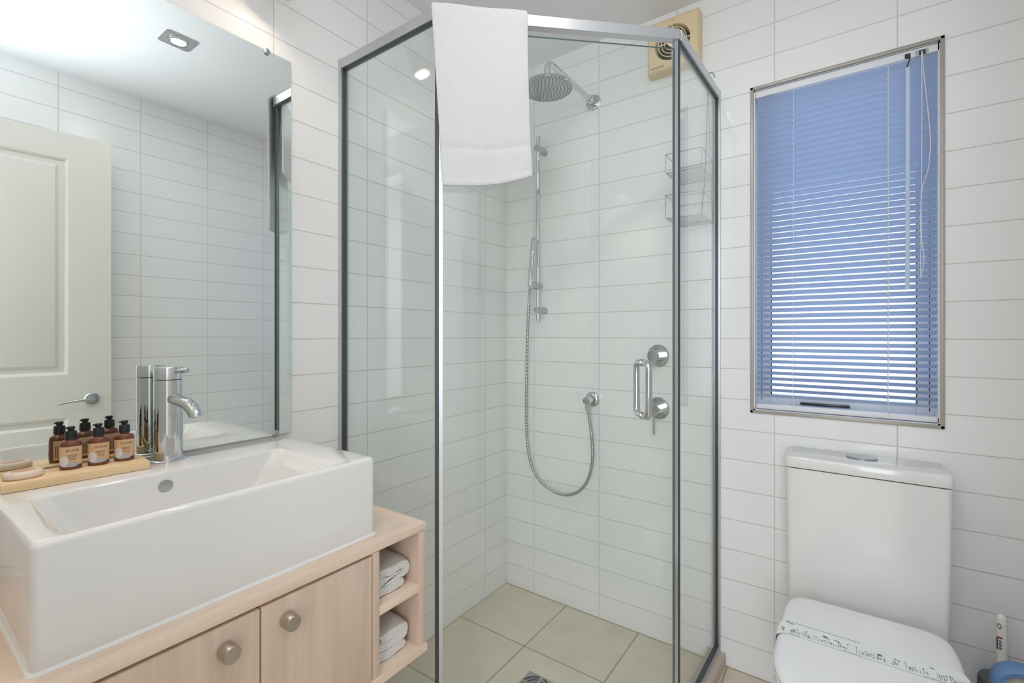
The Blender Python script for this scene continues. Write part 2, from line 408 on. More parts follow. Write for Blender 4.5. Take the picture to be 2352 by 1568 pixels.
b = MB(); b.tube([(1.370, -.004, 1.838), (1.3693, -.004, 1.227)], 0.0050, 8); b.build('tilt_wand', m_wand, bl, U)
b = MB(); b.box((1.3645, .0035, 1.868), (1.3765, .006, 1.880)); b.tube(smooth_path([(1.370, .004, 1.868), (1.374, -.006, 1.860), (1.370, -.006, 1.846), (1.368, -.004, 1.838)], 4), .0016, 6)
b.build('wand_hook', m_dark, bl, U)
b = MB(); b.box((1.386, .0045, 1.866), (1.414, .0065, 1.882)); b.build('cord_lock', m_chrome_soft, bl, U)
MB().box((1.394, .0035, 1.868), (1.408, .0055, 1.880)).build('cord_slot', m_dark, bl, U)
b = MB()
b.tube(smooth_path([(1.399, .002, 1.876), (1.3992, -.006, 1.80), (1.3990, -.006, 1.60), (1.398, -.006, 1.50), (1.3965, -.006, 1.42), (1.397, -.006, 1.34), (1.3965, -.006, 1.255)], 6), 0.0009, 6)
b.tube(smooth_path([(1.4005, .002, 1.876), (1.404, -.006, 1.80), (1.413, -.006, 1.69), (1.4165, -.006, 1.62), (1.412, -.006, 1.55), (1.400, -.006, 1.50), (1.3975, -.006, 1.44), (1.399, -.007, 1.36), (1.4035, -.007, 1.31), (1.398, -.006, 1.26)], 6), 0.0009, 6)
b.build('pull_cord', m_cord, bl, U)

# ------------------------------------------------------------------ door, open against the right wall (seen in the mirror)
DH = Vector((1.548, -1.742)); DF = Vector((1.474, -1.018))
dv = (DF - DH).normalized(); dn = Vector((-dv.y, dv.x))            # dn points into the room (towards the mirror)
if dn.x > 0: dn = -dn
DWID = (DF - DH).length
def dp(s, out, z): q = DH + dv * s + dn * out; return Vector((q.x, q.y, z))
door = struct(empty('door_1', (DH.x, DH.y, 0)))
U = under(door)
def dbox(b, s0, s1, o0, o1, z0, z1):
    t = bmesh.new(); bmesh.ops.create_cube(t, size=1)
    for v in t.verts: v.co = dp(s0 if v.co.x < 0 else s1, o0 if v.co.y < 0 else o1, z0 if v.co.z < 0 else z1)
    b.merge(t)
ZT = 1.96
p_lo, p_hi = 0.141, DWID - 0.141
panels = [(0.932, 1.852), (0.22, 0.75)]
b = MB()
dbox(b, 0, p_lo, -.034, 0, 0.012, ZT); dbox(b, p_hi, DWID, -.034, 0, 0.012, ZT)
zs = [0.012] + [z for p in sorted(panels) for z in p] + [ZT]
for i in range(0, len(zs), 2): dbox(b, p_lo, p_hi, -.034, 0, zs[i], zs[i + 1])
for z0, z1 in panels:
    def ring(inset, out): return [dp(p_lo + inset, out, z0 + inset), dp(p_hi - inset, out, z0 + inset), dp(p_hi - inset, out, z1 - inset), dp(p_lo + inset, out, z1 - inset)]
    b.loops([ring(0, 0), ring(.008, -.004), ring(.012, -.010), ring(.030, -.010), ring(.040, -.002), ring(.044, -.001)], False, True)
b.build('door_panel', m_door, door, U, angle=20, weld=False)
hs = DWID - 0.066; b = MB(); c = dp(hs, 0, 0.822); n3 = Vector((dn.x, dn.y, 0)); d3 = Vector((dv.x, dv.y, 0))
b.lathe([(.026, 0), (.026, .006), (.022, .010), (.009, .011), (.009, .038)], c, n3, 28)
pts = [c + n3 * .036, c + n3 * .046 - d3 * .006, c + n3 * .050 - d3 * .035 + Vector((0, 0, .002)), c + n3 * .048 - d3 * .075 + Vector((0, 0, -.002)), c + n3 * .046 - d3 * .112 + Vector((0, 0, -.010))]
sp = smooth_path(pts, 6); b.tube(sp, lambda i: 0.009 - 0.005 * i / len(sp), 12)
b.build('door_handle', m_chrome_soft, door, U)

# ------------------------------------------------------------------ mirror
mir = empty('wall_mirror', (0.004, -1.36, 0.838), 'large frameless wall mirror above the basin reflecting the cream door', 'mirror'); U = under(mir)
t = MB(); t.box((0.001, -1.72, 0.8385), (0.008, -1.003, 1.839)); o = t.build('mirror_glass', [m_mirror, m_gedge], mir, U)
for p in o.data.polygons:
    if abs(p.normal.x) < .9: p.material_index = 1
for yy, zz, s in ((-1.069, 1.839, 1), (-1.045, 0.8385, -1)):
    b = MB(); b.lathe([(.0085, 0), (.0085, .0022), (.007, .003)], (0.0085, yy, zz - .004 * s), (1, 0, 0), 20)
    b.build('mirror_clip', m_chrome_soft, mir, U)

# ------------------------------------------------------------------ vanity
van = empty('vanity_cabinet', (0.22, -1.35, 0.37), 'pale wooden wall-hung vanity cabinet with two doors and an open towel cubby', 'cabinet'); U = under(van)
VR, VL, FX = -0.921, -1.775, 0.437
b = MB()
b.box((0.002, VL, 0.389), (FX - .018, VL + .018, 0.650)); b.box((0.002, -1.069, 0.389), (FX, -1.052 + .0, 0.650), .0008)
b.box((0.002, -1.052, .389), (.012, VR, .65)); b.box((0.002, VL, .389), (.012, -1.069, .65)); b.box((.012, VL + .018, .632), (FX - .018, -1.069, .65))
b.build('body', m_wood_v, van, U, weld=False)
MB().box((0.002, -0.9395, 0.389), (FX, VR, 0.6502), .001).build('side_panel', m_wood_v, van, U)
MB().box((0.002, VL, 0.371), (FX + .004, VR + .003, 0.389), .0012).build('base_panel', m_wood_h, van, U)
MB().box((0.012, -1.052, 0.513), (FX - .001, -0.9395, 0.531), .001).build('shelf', m_wood_h, van, U)
for y0, y1, ky in ((-1.2955, -1.0715, -1.253), (-1.5265, -1.2985, -1.352), (-1.757, -1.5295, -1.57)):
    d = MB().box((FX - .017, y0, 0.3905), (FX + .0005, y1, 0.6455), .0012).build('door', m_wood_v, van, U)
    if ky > -1.5:
        k = MB(); k.lathe([(.009, 0), (.009, .003), (.0135, .0035), (.0135, .024), (.0125, .0255), (0.0, .0255)], (FX + .0005, ky, .6075), (1, 0, 0), 32, True, False)
        k.build('knob', m_nickel, d)
tag(MB().box((0.002, -1.785, 0.6512), (0.4375, -0.9185, 0.668), .0012).build('countertop', m_wood_h), 'pale wooden countertop under the basin on the vanity cabinet', 'countertop')

# basin
bas = empty('wash_basin', (0.21, -1.295, 0.668), 'long rectangular white ceramic basin sitting on the wooden countertop', 'basin'); U = under(bas)
bx0, bx1, by0, by1, bt = 0.018, 0.395, -1.562, -1.029, 0.836
b = MB(); Ls = []
def rr(i, z, r=.012): return rrect(bx0 + i, bx1 - i, by0 + i, by1 - i, max(r - i * .3, .003), z, 8)
Ls += [rr(.0015, .6685), rr(.0, .672), rr(.0, .70), rr(0, bt - .008), rr(.0012, bt - .0045), rr(.0035, bt - .0015), rr(.007, bt)]
def inner(dx0, dx1, dy0, dy1, z, r): return rrect(.150 + dx0, .383 - dx1, -1.527 + dy0, -1.108 - dy1, r, z, 8)
Ls += [inner(-.004, -.003, -.004, -.004, bt, .022), inner(0, 0, 0, 0, bt - .0015, .022), inner(.001, .001, .006, .006, bt - .006, .024),
       inner(.004, .004, .030, .030, bt - .045, .03), inner(.008, .008, .052, .052, bt - .078, .034), inner(.016, .016, .066, .066, bt - .092, .036),
       inner(.034, .034, .09, .09, bt - .099, .036), inner(.08, .08, .15, .15, bt - .102, .02)]
b.loops(Ls); b.build('basin_body', m_ceramic, bas, U, angle=50)
b = MB(); b.lathe([(.0125, 0), (.0125, .0015), (.010, .002), (0.0, .0012)], (.1525, -1.338, .807), (1, 0, -.05), 28, True, False)
L(b.build('overflow_cap', m_chrome_soft, bas, U), 'small round satin metal overflow cap')
b = MB(); Ls = [rrect(bx0 - .0035, bx1 + .0045, by0 - .0045, by1 + .0045, .014, .6682, 6), rrect(bx0 - .002, bx1 + .003, by0 - .003, by1 + .003, .014, .6712, 6), rrect(bx0 + .006, bx1 - .004, by0 + .004, by1 - .004, .012, .6735, 6)]
b.loops(Ls, False, False); L(b.build('sealant_bead', m_seal, bas, U), 'white silicone bead around the foot')

# tap
tx, ty = 0.060, -1.303
tap = empty('basin_tap', (tx, ty, bt), 'tall chrome basin mixer tap standing between tray and mirror', 'tap'); U = under(tap)
b = MB(); b.lathe([(.031, 0), (.031, .003), (.029, .0045), (.0255, .005)], (tx, ty, bt), (0, 0, 1), 40); b.build('base_ring', m_chrome, tap, U)
b = MB(); b.lathe([(.0258, .004), (.0258, .1705), (.0246, .1712)], (tx, ty, bt), (0, 0, 1), 48); b.build('body', m_chrome, tap, U)
b = MB(); b.lathe([(.0246, .1718), (.0258, .1726), (.0258, .1965), (.0248, .198), (0, .198)], (tx, ty, bt), (0, 0, 1), 48, True, False); b.build('cap', m_chrome, tap, U)
ld = Vector((.93, .30, .10)).normalized(); c = Vector((tx, ty, bt + .186))
b = MB(); b.lathe([(.005, .018), (.005, .055), (.0042, .0565)], c, ld, 16); b.build('lever', m_chrome, tap, U)
sd = Vector((1, .12, 0)).normalized(); c = Vector((tx, ty, bt + .132))
b = MB(); pts = [c + sd * .012, c + sd * .05 + Vector((0, 0, -.004)), c + sd * .078 + Vector((0, 0, -.009)), c + sd * .097 + Vector((0, 0, -.019)), c + sd * .1055 + Vector((0, 0, -.027)), c + sd * .107 + Vector((0, 0, -.031))]
b.tube(smooth_path(pts, 8), .0125, 24); b.build('spout', m_chrome, tap, U)

# tray, bottles, soap
trot = Matrix.Translation((0.059, -1.446, bt)) @ Matrix.Rotation(math.radians(-4.5), 4, 'Z')
b = MB(); b.box((-.040, -.1005, .0006), (.040, .1005, .0155), .0012, mtx=trot)
tag(b.build('bamboo_tray', m_bamboo), 'narrow light bamboo tray on the basin ledge against the mirror', 'tray')
tz = bt + .0157
def oval(rx, ry, z, n=28): return [Vector((rx * math.cos(2 * PI * k / n), ry * math.sin(2 * PI * k / n), z)) for k in range(n)]
def make_bottle():
    r = empty('toiletry_bottle', (0, 0, 0))
    b = MB(); b.loops([oval(.0105, .0145, 0), oval(.0118, .0158, .0012), oval(.0118, .0158, .0445), oval(.0116, .0155, .0470), oval(.0110, .0147, .0492), oval(.0099, .0130, .0512), oval(.0085, .0100, .0528), oval(.0075, .0075, .0542), oval(.0075, .0075, .058)])
    b.build('bottle_body', m_amber, r)
    b = MB(); b.lathe([(.0086, .0555), (.0092, .056), (.0086, .069), (.0080, .0705), (.0047, .0709), (.0044, .0732), (.0058, .0742), (.0062, .0768), (.0055, .0788), (0, .0793)], (0, 0, 0), (0, 0, 1), 24, True, False)
    b.box((-.0015, -.0085, .0748), (.0015, -.002, .0778), .0005)
    b.build('cap', m_black, r)
    def wrap(a0, a1, z0, z1, off, nn=14):
        b = MB(); A = [a0 + (a1 - a0) * i / nn for i in range(nn + 1)]
        b.loops([[Vector(((.0118 + off) * math.cos(a), (.0158 + off) * math.sin(a), z)) for a in A] for z in (z0, z1)], False, False, False)
        return b
    lab = wrap(-1.35, 1.35, .0052, .0425, .0002).build('front_label', m_label, r)
    wrap(-1.33, 1.33, .0054, .0085, .0003).build('sea_band', m_deep, lab)
    def patch(cy, cz, ry, rz, off, name, m, n=18):
        b = MB(); rows = [[], []]
        for k in range(n + 1):
            q = -math.cos(PI * k / n); y = max(-.0150, min(.0150, cy + ry * q)); h = rz * math.sqrt(max(0, 1 - q * q))
            a = math.asin(y / .0158); p = ((.0118 + off) * math.cos(a), (.0158 + off) * math.sin(a))
            rows[0].append(Vector((*p, max(.0054, cz - h)))); rows[1].append(Vector((*p, max(.0055, cz + h))))
        b.loops(rows, False, False, False); b.build(name, m, lab)
    patch(-.001, .0095, .0125, .0046, .0006, 'water_print', m_sea)
    patch(-.0078, .0170, .0060, .0098, .0008, 'pebble_print', m_pebble)
    mt = Matrix.Translation((.0123, .0036, .0355)) @ Matrix.Rotation(.18, 4, 'Z') @ Matrix.Rotation(PI / 2, 4, 'Z') @ Matrix.Rotation(PI / 2, 4, 'X')
    text_mesh('HUIA', .0068, mt, 'brand_lettering', m_ink, lab, 1.25)
    b = MB()
    for zz, y0, y1 in ((.0265, -.003, .0095), (.0238, -.004, .009), (.0205, -.001, .009), (.0178, .000, .0085)):
        y = y0
        while y < y1:
            wl = random.uniform(.0012, .0026); a0 = math.asin(y / .0158); a1 = math.asin(min(y + wl, y1) / .0158); R0, R1 = .0118 + .0006, .0158 + .0006
            b.quad(*[(R0 * math.cos(a), R1 * math.sin(a), z) for a, z in ((a0, zz), (a1, zz), (a1, zz + .0009), (a0, zz + .0009))]); y += wl + .0006
    b.build('small_print', m_ink, lab)
    back = wrap(PI - 1.0, PI + 1.0, .0052, .0425, .0002).build('back_label', m_label, r)
    b = MB()
    for a in [PI - .75 + .18 * i for i in range(9)]:
        b.quad(*[((.0118 + .0006) * math.cos(q), (.0158 + .0006) * math.sin(q), z) for q, z in ((a, .0095), (a + .07, .0095), (a + .07, .033), (a, .033))])
    b.build('back_print', m_ink, back)
    return r
spots = [(.050, -1.4545, 'brown toiletry bottle nearest the soap, leftmost of the three on the tray', -.30),
         (.0535, -1.4155, 'brown toiletry bottle in the middle of the three on the bamboo tray', -.26),
         (.0555, -1.3760, 'brown toiletry bottle nearest the chrome tap on the bamboo tray', -.34)]
b0 = make_bottle()
for i, (x, y, lab, rz) in enumerate(spots):
    o = b0 if i == 0 else copy_tree(b0)
    o.location = (x, y, tz); o.rotation_euler = (0, 0, rz)
    o['label'] = lab; o['category'] = 'bottle'; o['group'] = 'toiletry bottles on the bamboo tray'
so = empty('soap_bar', (.056, -1.5175, tz), 'oval cream soap bar with pressed edge on the end of the tray', 'soap'); U = under(so)
b = MB(); n = 44
def sl(f, z, wob=0): return [Vector((.056 + (.022 * f) * (1 + wob * math.cos(22 * 2 * PI * k / n)) * math.cos(2 * PI * k / n), -1.5175 + (.0265 * f) * (1 + wob * math.cos(22 * 2 * PI * k / n)) * math.sin(2 * PI * k / n), tz + z)) for k in range(n)]
b.loops([sl(.86, 0), sl(.97, .002, .008), sl(1.0, .005, .012), sl(.97, .009, .012), sl(.86, .0118), sl(.72, .0125)])
b.build('soap_body', m_soap, so, U, angle=60)
b = MB(); vs = [b.bm.verts.new((.056 + .013 * math.cos(2 * PI * k / 24) - .001, -1.5175 + .0165 * math.sin(2 * PI * k / 24), tz + .0127)) for k in range(24)]; b._face(vs); b.build('soap_sticker', m_soapp, so, U)

# folded towels in the cubby
def fold_profile(yl, z0, wid, lay, th, jit):
    """centre line of a towel folded back and forth, seen from the front (y, z)"""
    pts = []; r = th / 2
    for i in range(lay):
        zc = z0 + r + i * th * .98; a, c = (yl + wid - r - jit[i], yl + r + .002) if i % 2 == 0 else (yl + r + .002, yl + wid - r - jit[i])
        for k in range(7): pts.append((a + (c - a) * k / 6, zc + .0015 * math.sin(k * 1.3 + i)))
        if i < lay - 1:
            e = -1 if i % 2 == 0 else 1
            for k in range(1, 4): an = PI * k / 4; pts.append((c + e * r * math.sin(an) * .9, zc + r * (1 - math.cos(an)) * .98))
    return pts
def folded_towel(z0, wid, lay, th, jit, label, seed):
    pr = fold_profile(-1.049, z0, wid, lay, th, jit); N = len(pr); h = th * .47
    lft, rgt = [], []
    for i, (y, z) in enumerate(pr):
        y0, zz0 = pr[max(0, i - 1)]; y1, zz1 = pr[min(N - 1, i + 1)]; d = Vector((y1 - y0, zz1 - zz0)).normalized()
        lft.append((y - d.y * h, z + d.x * h)); rgt.append((y + d.y * h, z - d.x * h))
    e0, e1 = pr[0], pr[-1]
    loop = lft + [(e1[0] + (h * .7 if lay % 2 else -h * .0), e1[1])] + rgt[::-1] + [(e0[0] + h * .7, e0[1])]
    b = MB(); S = []
    for j in range(17):
        x = .06 + .352 * j / 16; sc = 1.0
        if j in (0, 16): sc = .93
        cy = sum(p[0] for p in loop) / len(loop); cz = sum(p[1] for p in loop) / len(loop)
        row = []
        for k, (y, z) in enumerate(loop):
            nz = noise.noise(Vector((x * 30, y * 40 + seed, z * 40))) * .0022
            row.append(Vector((x + noise.noise(Vector((y * 30, z * 30, seed))) * .004 * (j == 16), cy + (y - cy) * sc + nz * .5, max(z0 + .0008, cz + (z - cz) * sc + nz))))
        S.append(row)
    b.loops(S)
    return tag(b.build('folded_towel', m_terry_b, angle=75), label, 'towel', 'folded towels in the vanity cubby')
folded_towel(.5312, .100, 3, .0205, (.006, .0, .012), 'folded white towel in the upper cubby of the vanity, above the shelf', 3.1)
folded_towel(.3892, .099, 3, .0215, (.002, .004, .016), 'folded white towel in the lower cubby of the vanity, under the shelf', 8.4)

# ------------------------------------------------------------------ shower enclosure
enc = empty('shower_enclosure', (0.44, -0.42, 0.04), 'corner shower enclosure of clear glass with a thin silver frame', 'shower'); U = under(enc)
E0, E1, E2, E3 = P0, P1, P2, P3
ZB, ZR0, ZR1 = 0.060, 1.893, 1.920
def seg_box(b, A, B, t0, t1, z0, z1, s0=0.0, s1=0.0):
    """box along A->B between normal offsets t0..t1"""
    u = (B - A).normalized(); n = Vector((u.y, -u.x)); a = A + u * s0; c = B - u * s1
    t = bmesh.new(); bmesh.ops.create_cube(t, size=1)
    for v in t.verts:
        q = (a if v.co.x < 0 else c) + n * (t0 if v.co.y < 0 else t1); v.co = Vector((q.x, q.y, z0 if v.co.z < 0 else z1))
    b.merge(t)
def rail(name, A, B, z0, z1, wdt, m, ea=0, eb=0):
    b = MB(); seg_box(b, A, B, -wdt / 2, wdt / 2, z0, z1, ea, eb); return b.build(name, m, enc, U)
rail('top_rail', E0, E1, ZR0, ZR1, .022, m_alu_w); rail('top_rail', E1, E2, ZR0, ZR1, .022, m_alu_w); rail('top_rail', E2, E3, ZR0, ZR1, .022, m_alu_w)
rail('bottom_rail', E0, E1, .040, ZB, .020, m_alu); rail('bottom_rail', E2, E3, .040, ZB, .020, m_alu)
for A, B, t0, t1, z0, z1, s0, s1 in ((E0, E1, -.006, .006, ZR0 - .004, ZR0, .0, .008), (E2, E3, -.006, .006, ZR0 - .004, ZR0, .008, 0),
                                     (E0, E1, -.004, .0095, ZB, ZB + .005, 0, .008), (E2, E3, -.004, .0095, ZB, ZB + .005, .008, 0)):
    b = MB(); seg_box(b, A, B, t0, t1, z0, z1, s0, s1); b.build('glazing_strip', m_gasket, enc, U)
def glass(name, A, B, z0, z1, s0, s1, parent=None, loc=None):
    b = MB(); seg_box(b, A, B, -.003, .003, z0, z1, s0, s1)
    o = b.build(name, [m_glass, m_gedge], parent or enc, U if loc is None else loc)
    u = (B - A).normalized(); n = Vector((u.y, -u.x, 0))
    for p in o.data.polygons:
        if abs(p.normal.dot(n)) < .9: p.material_index = 1
    return o
glass('side_glass', E0, E1, ZB, ZR0, .010, .006); glass('side_glass', E2, E3, ZB, ZR0, .006, .010)
dg = glass('door_glass', E1, E2, .052, 1.872, .012, .014)
for A, B, s in ((E0, E1, 0), (E3, E2, 0)):
    b = MB(); seg_box(b, A, B, -.013, .013, .040, ZR1, .0, (B - A).length - .012); b.build('wall_channel', m_alu_w, enc, U)
    b = MB(); seg_box(b, A, B, -.007, .007, ZB, ZR0, .012, (B - A).length - .0165); b.build('channel_gasket', m_gasket, enc, U)
ud = (E2 - E1).normalized(); nd = Vector((ud.y, -ud.x))
for c, sg in ((E1, 1), (E2, -1)):
    b = MB(); a = c + ud * (.0035 * sg); q = c + ud * (.0125 * sg); seg_box(b, a, q, -.007, .007, .045, ZR0); b.build('door_seal', m_alu, enc, U)
    b = MB(); a = c - ud * (.004 * sg); q = c + ud * (.0032 * sg); seg_box(b, a, q, -.005, .005, .045, ZR0); b.build('corner_strip', m_gasket, enc, U)
# D handle, back to back through the glass
b = MB(); hs_ = E1 + ud * .540
def hp(o, z): q = hs_ + nd * o; return Vector((q.x, q.y, z))
for sg in (1, -1):
    pts = [hp(.003 * sg, 1.028)]
    for k in range(7): a = PI / 2 * k / 6; pts.append(hp(sg * (.022 + .018 * math.sin(a)), 1.010 + .018 * math.cos(a)))
    for k in range(7): a = PI / 2 * k / 6; pts.append(hp(sg * (.022 + .018 * math.cos(a)), .905 - .0 - .018 * math.sin(a)))
    pts.append(hp(.003 * sg, .887)); b.tube(pts, .0088, 16)
b.build('door_handle', m_chrome, dg, (0, 0, 0))
for z in (1.028, .887):
    b = MB(); b.cyl(hp(-.0055, z), hp(.0055, z), .0098, 20); b.build('handle_washer', m_chrome_soft, dg, (0, 0, 0))

# bath towel over the door rail
b = MB(); NS, path = 22, []
front0, back0 = 1.474, 1.66
for k in range(56): path.append((0.0185, front0 + (1.908 - front0) * k / 55, 'f'))
for k in range(1, 9): a = PI * k / 9; path.append((0.0185 * math.cos(a), 1.908 + .0135 * math.sin(a), 't'))
for k in range(20): path.append((-0.0185, 1.908 - (1.908 - back0) * k / 19, 'b'))
rows = []
for off, z, w_ in path:
    f = max(0, min(1, (1.92 - z) / .45)) if w_ != 'b' else .2
    s0 = -.016 + .029 * f; s1 = .2265 + .013 * f ** 2
    row = []
    for j in range(NS + 1):
        t = j / NS; s = s0 + (s1 - s0) * t
        zz = z + (1 - f) * 0 + (.034 * t - .010 * math.sin(t * PI) - .006) * f * f
        if w_ == 't': zz += .0012 * math.sin(t * 9)
        if w_ == 'f' and abs(z - 1.566) < .0085: bump = -.0026
        elif w_ == 'f' and z < 1.488: bump = .0018
        else: bump = 0
        oo = off + bump + (.0022 * noise.noise(Vector((s * 14, zz * 9, 1.7))) + .004 * math.sin(t * 6 + 1) * f if w_ == 'f' else 0)
        q = E1 + ud * s + nd * oo; row.append(Vector((q.x, q.y, zz)))
    rows.append(row)
b.loops(rows, False, False, False)
tw = tag(b.build('bath_towel', m_terry, angle=80), 'white terry bath towel folded over the top rail of the shower door', 'towel')
md = tw.modifiers.new('thick', 'SOLIDIFY'); md.thickness = .009; md.offset = 1.0
bpy.context.view_layer.update()
# solidify must grow outwards (away from the rail)
_n = tw.data.polygons[NS * 20].normal
if Vector((nd.x, nd.y, 0)).dot(_n) < 0: md.offset = -1.0
md2 = tw.modifiers.new('soft', 'SUBSURF'); md2.levels = 1; md2.render_levels = 1

# ------------------------------------------------------------------ shower fittings on the back wall
oh = empty('overhead_shower', (.422, 0, 2.014), 'round chrome rain shower head on a wall arm inside the shower', 'shower head'); U = under(oh)
c = Vector((.422, 0, 2.014)); hy = -.352
b = MB(); b.lathe([(.030, 0), (.030, .004), (.027, .006), (.015, .006), (.015, .040), (.013, .041)], c, (0, -1, 0), 32); b.build('wall_flange', m_chrome, oh, U)
b = MB(); pts = [c + Vector((0, -.01, 0)), c + Vector((0, hy + .050, 0))]
for k in range(1, 9): a = PI / 2 * k / 8; pts.append(c + Vector((0, hy + .034 - .034 * math.sin(a), -.034 + .034 * math.cos(a))))
pts.append(c + Vector((0, hy, -.066))); b.tube(pts, .0105, 16); b.build('arm', m_chrome, oh, U)
hc = Vector((.422, hy, 1.921))
hd = empty('rain_head', (0, 0, 0)); C.objects.unlink(hd); bpy.data.objects.remove(hd)
b = MB(); b.lathe([(.083, -.004), (.0855, 0), (.083, .0045), (.040, .012), (.018, .018), (.0135, .026), (.0135, .030)], hc, (0, 0, 1), 48); head = b.build('shower_head', m_chrome_soft, oh, U)
b = MB()
for rr_, nn in ((.010, 6), (.022, 11), (.034, 17), (.046, 23), (.058, 29), (.069, 34), (.078, 38)):
    for k in range(nn):
        a = 2 * PI * k / nn + rr_ * 40; b.lathe([(.0021, 0), (.0014, .0022)], hc + Vector((rr_ * math.cos(a), rr_ * math.sin(a), -.0040)), (0, 0, -1), 6)
nz_ = b.build('nozzle', m_grey, head, (0, 0, 0)); nz_['kind'] = 'stuff'

rl = empty('shower_slide_rail', (.200, 0, 1.54), 'vertical chrome slide rail holding the hand shower on the tiled wall', 'shower rail'); U = under(rl)
rx, ry = .1965, -.052
b = MB(); b.tube([(rx, ry, 1.158), (rx, ry, 1.918)], .0088, 16); b.build('rail', m_chrome, rl, U)
for z in (1.868, 1.2035):
    b = MB(); b.lathe([(.0145, 0), (.0145, .040), (.0125, .0665)], (rx + .001, 0, z), (0, -1, 0), 24); b.build('wall_bracket', m_chrome_soft, rl, U)
b = MB(); b.cyl((rx, ry + .014, 1.302), (rx - .0, ry - .052, 1.302), .0145, 24, bev=.001); b.cyl((rx, ry - .02, 1.302), (rx - .004, ry - .020, 1.302), .013, 12)
b.build('slider', m_chrome_soft, rl, U)
hsx = empty('hand_shower', (.19, -.09, 1.30), 'slim chrome hand shower with coiled hose hanging from the slide rail', 'hand shower'); U = under(hsx)
b = MB(); b.lathe([(.008, 0), (.0118, .004), (.0118, .196), (.009, .200)], (.1865, -.0945, 1.298), (.05, .06, 1), 20); b.build('handset', m_chrome, hsx, U)
hose = smooth_path([(.1865, -.0945, 1.298), (.176, -.088, 1.24), (.160, -.075, 1.10), (.146, -.060, .95), (.1385, -.052, .80), (.139, -.048, .67), (.156, -.046, .57), (.193, -.044, .508), (.250, -.042, .474), (.315, -.042, .464), (.375, -.044, .487), (.418, -.046, .540), (.440, -.048, .625), (.437, -.050, .72), (.426, -.0515, .80), (.4225, -.052, .825)], 40)
b = MB(); b.tube(hose, lambda i: .0066 if (i // 2) % 2 else .0054, 10); b.build('hose', m_chrome_soft, hsx, U, angle=60)
ho = empty('hose_outlet', (.418, 0, .848), 'small round chrome hose outlet on the tiles where the shower hose ends', 'fitting'); U = under(ho)
b = MB(); b.lathe([(.029, 0), (.029, .005), (.025, .009), (.016, .012)], (.418, 0, .849), (0, -1, 0), 32); b.build('cover_plate', m_chrome, ho, U)
b = MB(); b.lathe([(.0145, .006), (.0145, .062), (.012, .065)], (.420, 0, .849), (0, -1, 0), 24); b.lathe([(.0100, 0), (.0100, .028), (.0085, .030)], (.4215, -.052, .842), (0.02, 0, -1), 18); b.build('elbow', m_chrome, ho, U)
def mixer(z, label, lever):
    mx_ = empty('shower_mixer', (.676, 0, z), label, 'mixer', 'round chrome shower mixers'); U = under(mx_)
    b = MB(); b.lathe([(.040, 0), (.040, .004), (.037, .007)], (.678, 0, z), (0, -1, 0), 40); b.build('cover_plate', m_chrome, mx_, U)
    b = MB(); b.lathe([(.022, .006), (.022, .052), (.0205, .054), (0, .054)], (.676, 0, z), (0, -1, 0), 32, True, False); b.build('knob', m_chrome, mx_, U)
    b = MB(); c = Vector((.676, -.044, z))
    b.lathe([(.0045, .018), (.0045, .018 + lever), (.0038, .02 + lever)], c, (0, 0, -1), 14); b.build('lever', m_chrome, mx_, U)
mixer(1.027, 'upper of the two round chrome mixers on the shower wall', .020)
mixer(.837, 'lower round chrome mixer with a pin lever hanging down, in the shower', .068)

# wire caddy hooked on the right-hand glass
cd = empty('wire_caddy', (.815, -.09, 1.60), 'faint wire shower caddy with two baskets behind the right glass', 'caddy'); U = under(cd)
def wire_rect(b, x0, x1, y0, y1, z, r=.0013): b.tube([(x0, y0, z), (x1, y0, z), (x1, y1, z), (x0, y1, z)], r, 6, closed=True)
for zt, zb in ((1.684, 1.625), (1.552, 1.478)):
    b = MB(); x0, x1, y0, y1 = .755, .866, -.165, -.012
    wire_rect(b, x0, x1, y0, y1, zt, .0015); wire_rect(b, x0 + .002, x1, y0 + .004, y1, zb, .0013)
    for k in range(12): yy = y0 + .008 + (y1 - y0 - .012) * k / 11; b.tube([(x0 + .002, yy, zb), (x1, yy, zb)], .0008, 5)
    for p in ((x0, y0), (x1, y0), (x0, y1), (x1, y1)): b.tube([(p[0], p[1], zb), (p[0], p[1], zt)], .0010, 6)
    b.build('basket', m_chrome_soft, cd, U)
b = MB()
b.tube(smooth_path([(.866, -.165, 1.478), (.868, -.13, 1.60), (.868, -.11, 1.75), (.868, -.098, 1.86), (.868, -.092, 1.935), (.874, -.090, 1.945), (.884, -.090, 1.94), (.889, -.090, 1.925)], 8), .0018, 6)
b.tube(smooth_path([(.866, -.012, 1.478), (.868, -.05, 1.60), (.868, -.07, 1.75), (.868, -.082, 1.86), (.868, -.088, 1.935)], 8), .0018, 6)
b.build('hanger', m_chrome_soft, cd, U)

# floor drain
dr = empty('floor_drain', (.44, -.455, 0), 'square grey metal drain grate in the shower floor tiles', 'drain'); U = under(dr)
b = MB(); b.box((.388, -.507, .0), (.490, -.405, .0035), .001); b.build('drain_frame', mat('dull_steel', (.42, .44, .46), .4, .9), dr, U)
b = MB()
for rr_ in (.016, .030, .043):
    for q in range(4):
        pts = [(.439 + rr_ * math.cos(a), -.456 + rr_ * math.sin(a), .0036) for a in [math.radians(q * 90 + 10 + 70 * k / 10) for k in range(11)]]
        b.tube(pts, .0026, 6)
b.build('drain_slots', m_black, dr, U)

